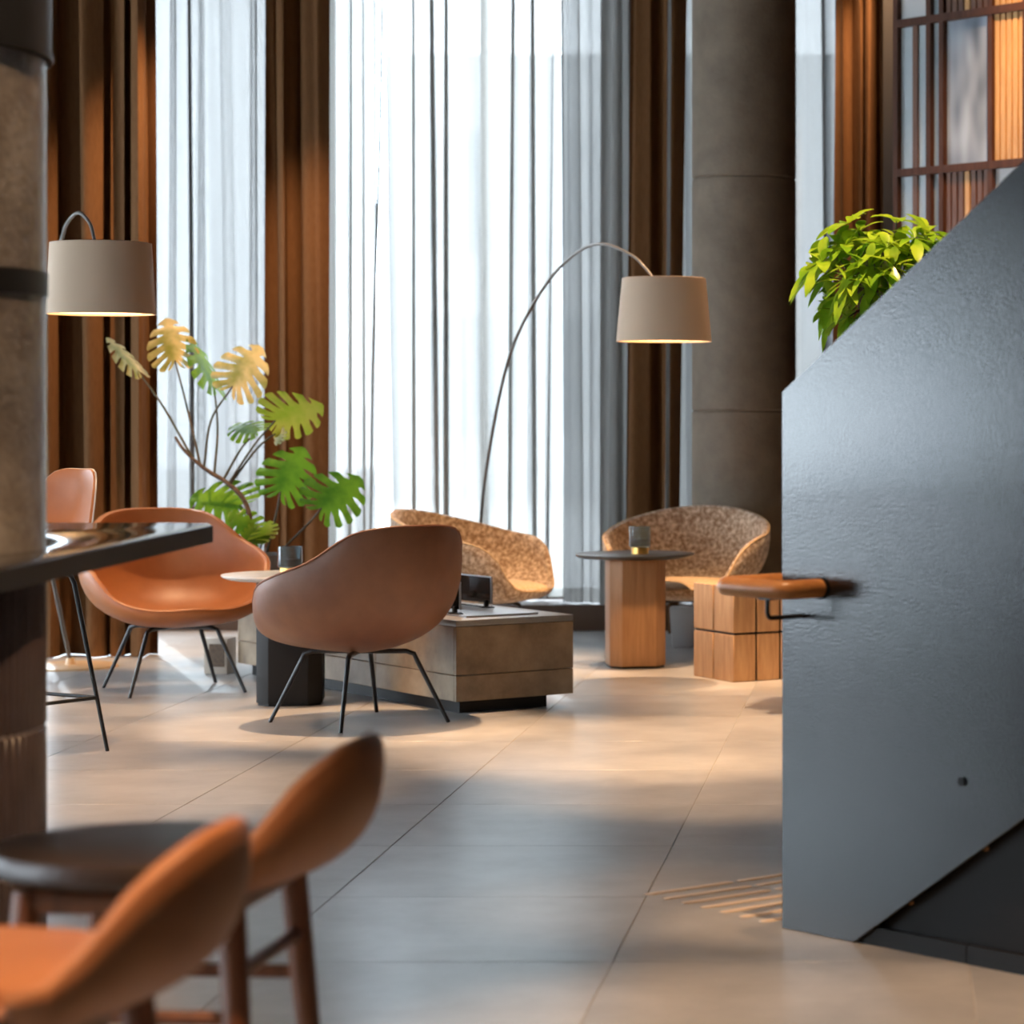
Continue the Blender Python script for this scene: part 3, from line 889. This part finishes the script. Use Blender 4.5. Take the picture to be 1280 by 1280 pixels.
for i, (b, tpx, roll, dy, mt, via, st, d2) in enumerate(leaves):
    B = pm(b[0], b[1], YM + d2); T = pm(tpx[0], tpx[1], YM + d2 + dy)
    u = T - B
    L = u.length * 1.0
    u.normalize()
    toward = Vector((.25, -1, .15))
    n = (toward - u * toward.dot(u)).normalized()
    n = Matrix.Rotation(R(roll), 3, u) @ n
    v = n.cross(u).normalized()
    if i in (3, 7): L *= 1.14
    if i in (4,): L *= 1.0
    me = monstera_leaf(L, 100 + i, .30 if i % 2 else .36, 7)
    lf = me.build('leaf', M[mt], mo)
    m3 = Matrix((u, v, n)).transposed()
    lf.matrix_local = Matrix.Translation(B) @ m3.to_4x4()
    S = pm(st[0], st[1])
    mids = [pm(q[0], q[1], YM + d2 * .6) for q in via]
    pp = catmull([S] + mids + [B + u * L * .02], 6)
    MB().tube(pp, [.0072 - .003 * k / len(pp) for k in range(len(pp))], 8).build('petiole', M['stem'], mo)

# ------------------------------------------------------------------ staircase with black stringer plate
P0 = Vector((-.308, 7.19, 0))
e = Vector((.7071, -.7071, 0))      # up the stair, towards the camera
nin = Vector((.7071, .7071, 0))     # into the stair
sa_ = math.atan2(e.y, e.x)
st = empty('staircase', P0, sa_)    # local x = up the stair, local y = into the stair
tag(st, 'black painted steel staircase with solid sloping side plate', 'staircase')
SL = .645
S1 = 4.4
def side_plate(name, y0, y1, m):
    poly = [(0.0, 0.0), (.276, 0.0), (S1, SL * (S1 - .276)), (S1, 1.4446 + SL * S1 - .0), (0.0, 1.4446)]
    n = len(poly)
    V = [(x, y0, z) for x, z in poly] + [(x, y1, z) for x, z in poly]
    Fc = [tuple(range(n)), tuple(reversed(range(n, 2 * n)))] + [(i, (i + 1) % n, n + (i + 1) % n, n + i) for i in range(n)]
    return MB().add(V, Fc, False).build(name, m, st, bevel=.002, seg=1)
pl = side_plate('side_plate', 0, .02, M['plate'])
side_plate('side_plate', 1.4, 1.42, M['plate'])
hs = (at(1203, 977, 6.85) - P0)
hole = MB().lathe([(0, 0), (.007, 0), (.011, .003), (.0115, .006), (0, .006)], 20).build('bolt_hole', M['under'], pl)
# intersection of the pixel ray with the plate
Yh = (P0.x + P0.y) / (1 + (1203 - PX) / F); hp_ = at(1203, 977, Yh)
hole.location = ((hp_ - P0).dot(e), -.001, hp_.z); hole.rotation_euler = (R(90), 0, 0)
for k in range(12):
    x0 = .18 + k * .265
    z = .17 * (k + 1)
    MB().box((x0, .02, z - .05), (x0 + .29, 1.4, z)).build('tread', M['oak'], st, bevel=.004, seg=1)
    MB().box((x0, .02, z - .17), (x0 + .012, 1.4, z - .05)).build('riser', M['black_matte'], st)
# enclosure below the slope
V = [(.33, .03, 0), (S1, .03, 0), (S1, .03, SL * (S1 - .276) + .03), (.33, .03, SL * .054 + .03)]
V2 = [(a, 1.38, c) for a, b, c in V]
MB().add(V + V2, [(0, 1, 2, 3), (7, 6, 5, 4), (0, 4, 5, 1), (1, 5, 6, 2), (2, 6, 7, 3), (3, 7, 4, 0)], False).build('understair_panel', M['under'], st)
for a, b in ((.285, .672), (.676, 2.2), (2.204, 4.4)):
    MB().box((a, .012, 0), (b, .03, .048)).build('skirting', M['black_matte'], st)

# handrail
def pl_pt(px, py):
    Y = (P0.x + P0.y) / (1 + (px - PX) / F)
    return at(px, py, Y) - P0
def loc(p): return Vector((p.dot(e), p.dot(nin), p.z))
q = loc(pl_pt(1026, 735)); zr = q.z
x_end = q.x
yo = -.125
def rounded(pts, r, n=5):
    out = [pts[0]]
    for i in range(1, len(pts) - 1):
        a = (pts[i - 1] - pts[i]).normalized(); b = (pts[i + 1] - pts[i]).normalized()
        p0 = pts[i] + a * r; p1 = pts[i] + b * r
        for k in range(n + 1):
            t = k / n
            out.append(p0 * (1 - t) ** 2 + pts[i] * 2 * t * (1 - t) + p1 * t * t)
    out.append(pts[-1])
    return out
hr = [Vector((x_end, -.004, zr)), Vector((x_end, yo, zr)), Vector((-.10, yo, zr)), Vector((-.10, .10, zr)), Vector((.25, .10, zr)), Vector((3.9, .10, zr + SL * 3.65))]
rail_o = MB().tube(rounded(hr, .03), .0255, 16).build('handrail', M['rail'], st)
bk = [Vector((x_end - .075, yo + .002, zr - .024)), Vector((x_end - .075, yo + .002, zr - .078)), Vector((x_end - .075, -.001, zr - .078))]
MB().tube(rounded(bk, .018), .0065, 10).build('bracket', M['black'], rail_o)
MB().box((x_end - .10, yo - .012, zr - .0285), (x_end - .05, yo + .016, zr - .0245)).build('bracket_plate', M['black'], rail_o)
MB().lathe([(0, 0), (.03, 0), (.03, .004), (0, .004)], 24).build('end_rosette', M['black'], rail_o).matrix_local = Matrix.Translation((x_end, -.001, zr)) @ Matrix.Rotation(R(90), 4, 'X')

# ------------------------------------------------------------------ tactile strips
tg = empty('tactile_guide', (-.723, 7.677, 0), math.atan2(.208, .238))
tag(tg, 'beige raised tactile strips on the floor at the foot of the stairs', 'tactile strips')
sb = MB()
sec = [(-.016, 0), (-.0125, .0028), (-.007, .004), (.007, .004), (.0125, .0028), (.016, 0)]
sv = []
for x, k in ((0, .55), (.014, 1), (.302, 1), (.316, .55)):
    sv += [(x, y * k, z * k) for y, z in sec]
nq = len(sec)
sb.add(sv, [(a * nq + b, a * nq + (b + 1) % nq, (a + 1) * nq + (b + 1) % nq, (a + 1) * nq + b) for a in range(3) for b in range(nq)] + [tuple(range(nq)), tuple(range(3 * nq, 4 * nq))], False)
sm_ = sb.mesh('strip')
sm_.materials.append(M['strip'])
for i in range(7):
    for j in range(2):
            obj('strip', sm_, tg, (j * .336, -i * .0895, .0005))

# ------------------------------------------------------------------ umbrella tree behind the stair
TX, TY = -.06, 12.0
ut = empty('umbrella_tree', (TX, TY, 0))
tag(ut, 'bushy green umbrella tree showing above the staircase plate', 'plant')
po = MB().lathe([(0, 0), (.17, 0), (.20, .02), (.24, .46), (.22, .46), (.21, .42), (0, .42)], 48).build('pot', M['pot'], ut)
MB().lathe([(0, .422), (.208, .422), (.208, .43), (0, .436)], 32).build('soil', M['soil'], po)
rnd = random.Random(5)
def leaflet(bm_, org, d, L, W, droop):
    side = d.cross(Vector((0, 0, 1)))
    if side.length < .05: side = Vector((1, 0, 0))
    side.normalize()
    up = side.cross(d).normalized()
    prof = [(0, .08), (.15, .45), (.35, .9), (.55, 1.0), (.75, .78), (.9, .4), (1, .02)]
    V = []; Fc = []
    for u, w in prof:
        c = org + d * (L * u) + Vector((0, 0, -droop * L * u * u))
        V += [c - side * W * w + up * .18 * W * w, c, c + side * W * w + up * .18 * W * w]
    for i in range(len(prof) - 1):
        for j in (0, 1):
            a = i * 3 + j
            Fc.append((a, a + 1, a + 4, a + 3))
    bm_.add(V, Fc)
heads = []
for k in range(62):
    for _ in range(40):
        p = Vector((rnd.uniform(-1, 1), rnd.uniform(-1, 1), rnd.uniform(-1, 1)))
        if .45 < p.length < 1 and all((p - q).length > .26 for q in heads): break
    heads.append(p)
cz = 2.0
for p in heads:
    c = Vector((p.x * .31, p.y * .30, cz + p.z * .28))
    out = (Vector((p.x, p.y, p.z * .7 + .35))).normalized()
    ax = out.orthogonal().normalized(); ay = out.cross(ax)
    m_ = MB()
    nl = rnd.choice((6, 7, 8))
    ph = rnd.uniform(0, 6)
    for i in range(nl):
        a = ph + 2 * math.pi * i / nl
        d = ((ax * math.cos(a) + ay * math.sin(a)) * .92 + out * .30).normalized()
        L = rnd.uniform(.12, .19)
        leaflet(m_, c, d, L, L * .18, .35)
    m_.build('leaf', M['tree_leaf'], ut)
for k in range(5):
    a = 2 * math.pi * k / 5
    topp = Vector((.14 * math.cos(a), .14 * math.sin(a), cz + .05))
    MB().tube(catmull([Vector((.05 * math.cos(a), .05 * math.sin(a), .42)), Vector((.07 * math.cos(a + .5), .07 * math.sin(a + .5), 1.2)), topp], 6), [.014 - .006 * i / 13 for i in range(13)], 8).build('stem', M['trunk'], ut)
for p in heads[::2]:
    c = Vector((p.x * .31, p.y * .30, cz + p.z * .28))
    MB().tube([Vector((c.x * .3, c.y * .3, cz - .12)), c * 1.0], .0035, 5).build('petiole', M['stem'], ut)

# ------------------------------------------------------------------ timber screen with panels
sc0 = Vector((wx(1126, 15.5), 15.5, 0))
sn = empty('timber_screen', sc0, R(-45))      # local x = along the screen, towards the camera and right
tag(sn, 'mahogany grid screen filled with frosted panels and amber slats', 'screen')
def su(px):
    """distance along the screen at which the pixel column px meets it"""
    k = (px - PX) / F
    # sc0.x + s*.7071 = k*(sc0.y - s*.7071)
    return (k * sc0.y - sc0.x) / (.7071 * (1 + k))
rails = [.04, .17, 1.035, 1.90, 2.77, 3.635, 4.5, 4.95]
SW = 3.4
posts = [su(1125), su(1166), su(1182), su(1243)]
wcell = su(1243) - su(1125)
P_ = []
base = posts[0]
k = 0
while base + k * (wcell) < SW:
    P_ += [p + k * wcell for p in posts[:3]]
    k += 1
P_ = [p for p in P_ if p < SW] + [SW]
for p in P_:
    MB().box((p - .018, -.04, 0), (p + .018, .04, CEIL - .01)).build('post', M['shelf'], sn)
for z in rails:
    MB().box((0, -.048, z - .022), (SW, .048, z + .022)).build('rail', M['shelf'], sn)
cells = {}
for r in range(len(rails) - 1):
    z0, z1 = rails[r] + .022, rails[r + 1] - .022
    for c in range(len(P_) - 1):
        a, b = P_[c] + .018, P_[c + 1] - .018
        w = b - a
        if w < .03 or z1 - z0 < .05: continue
        kind = None
        if r == 4: kind = ('frost', 'frost', 'wavy', 'amber', 'amber', 'frost')[c % 6]
        elif r == 3: kind = ('frost', 'frost', 'dark', 'pale', 'frost', 'amber')[c % 6]
        elif r == 5: kind = ('pale', 'frost', 'dark', 'amber', 'frost', 'dark')[c % 6]
        else: kind = ('dark', 'frost', 'amber', 'pale', 'wavy', 'dark')[(c + r) % 6]
        if kind in ('frost', 'wavy', 'pale'):
            if kind == 'frost' and w > .12:
                MB().box((a, -.006, z0), (a + w * .45, .006, z1)).build('panel', M[kind], sn)
                MB().box((a + w * .62, -.006, z0), (b, .006, z1)).build('panel', M[kind], sn)
                MB().box((a + w * .45, -.02, z0), (a + w * .62, .012, z1)).build('divider', M['slat_dark'], sn)
            else:
                MB().box((a, -.006, z0), (b, .006, z1)).build('panel', M[kind], sn)
        else:
            n = max(int(w / .045), 2)
            for i in range(n):
                x0 = a + w * i / n
                MB().box((x0 + .004, -.02, z0), (x0 + w / n * .8, .012, z1)).build('slat', M['slat' if (kind == 'amber' or i % 4 == 3) else 'slat_dark'], sn)
MB().box((0, .12, 0), (SW, .14, CEIL - .01)).build('backing', M['slat_dark'], sn)
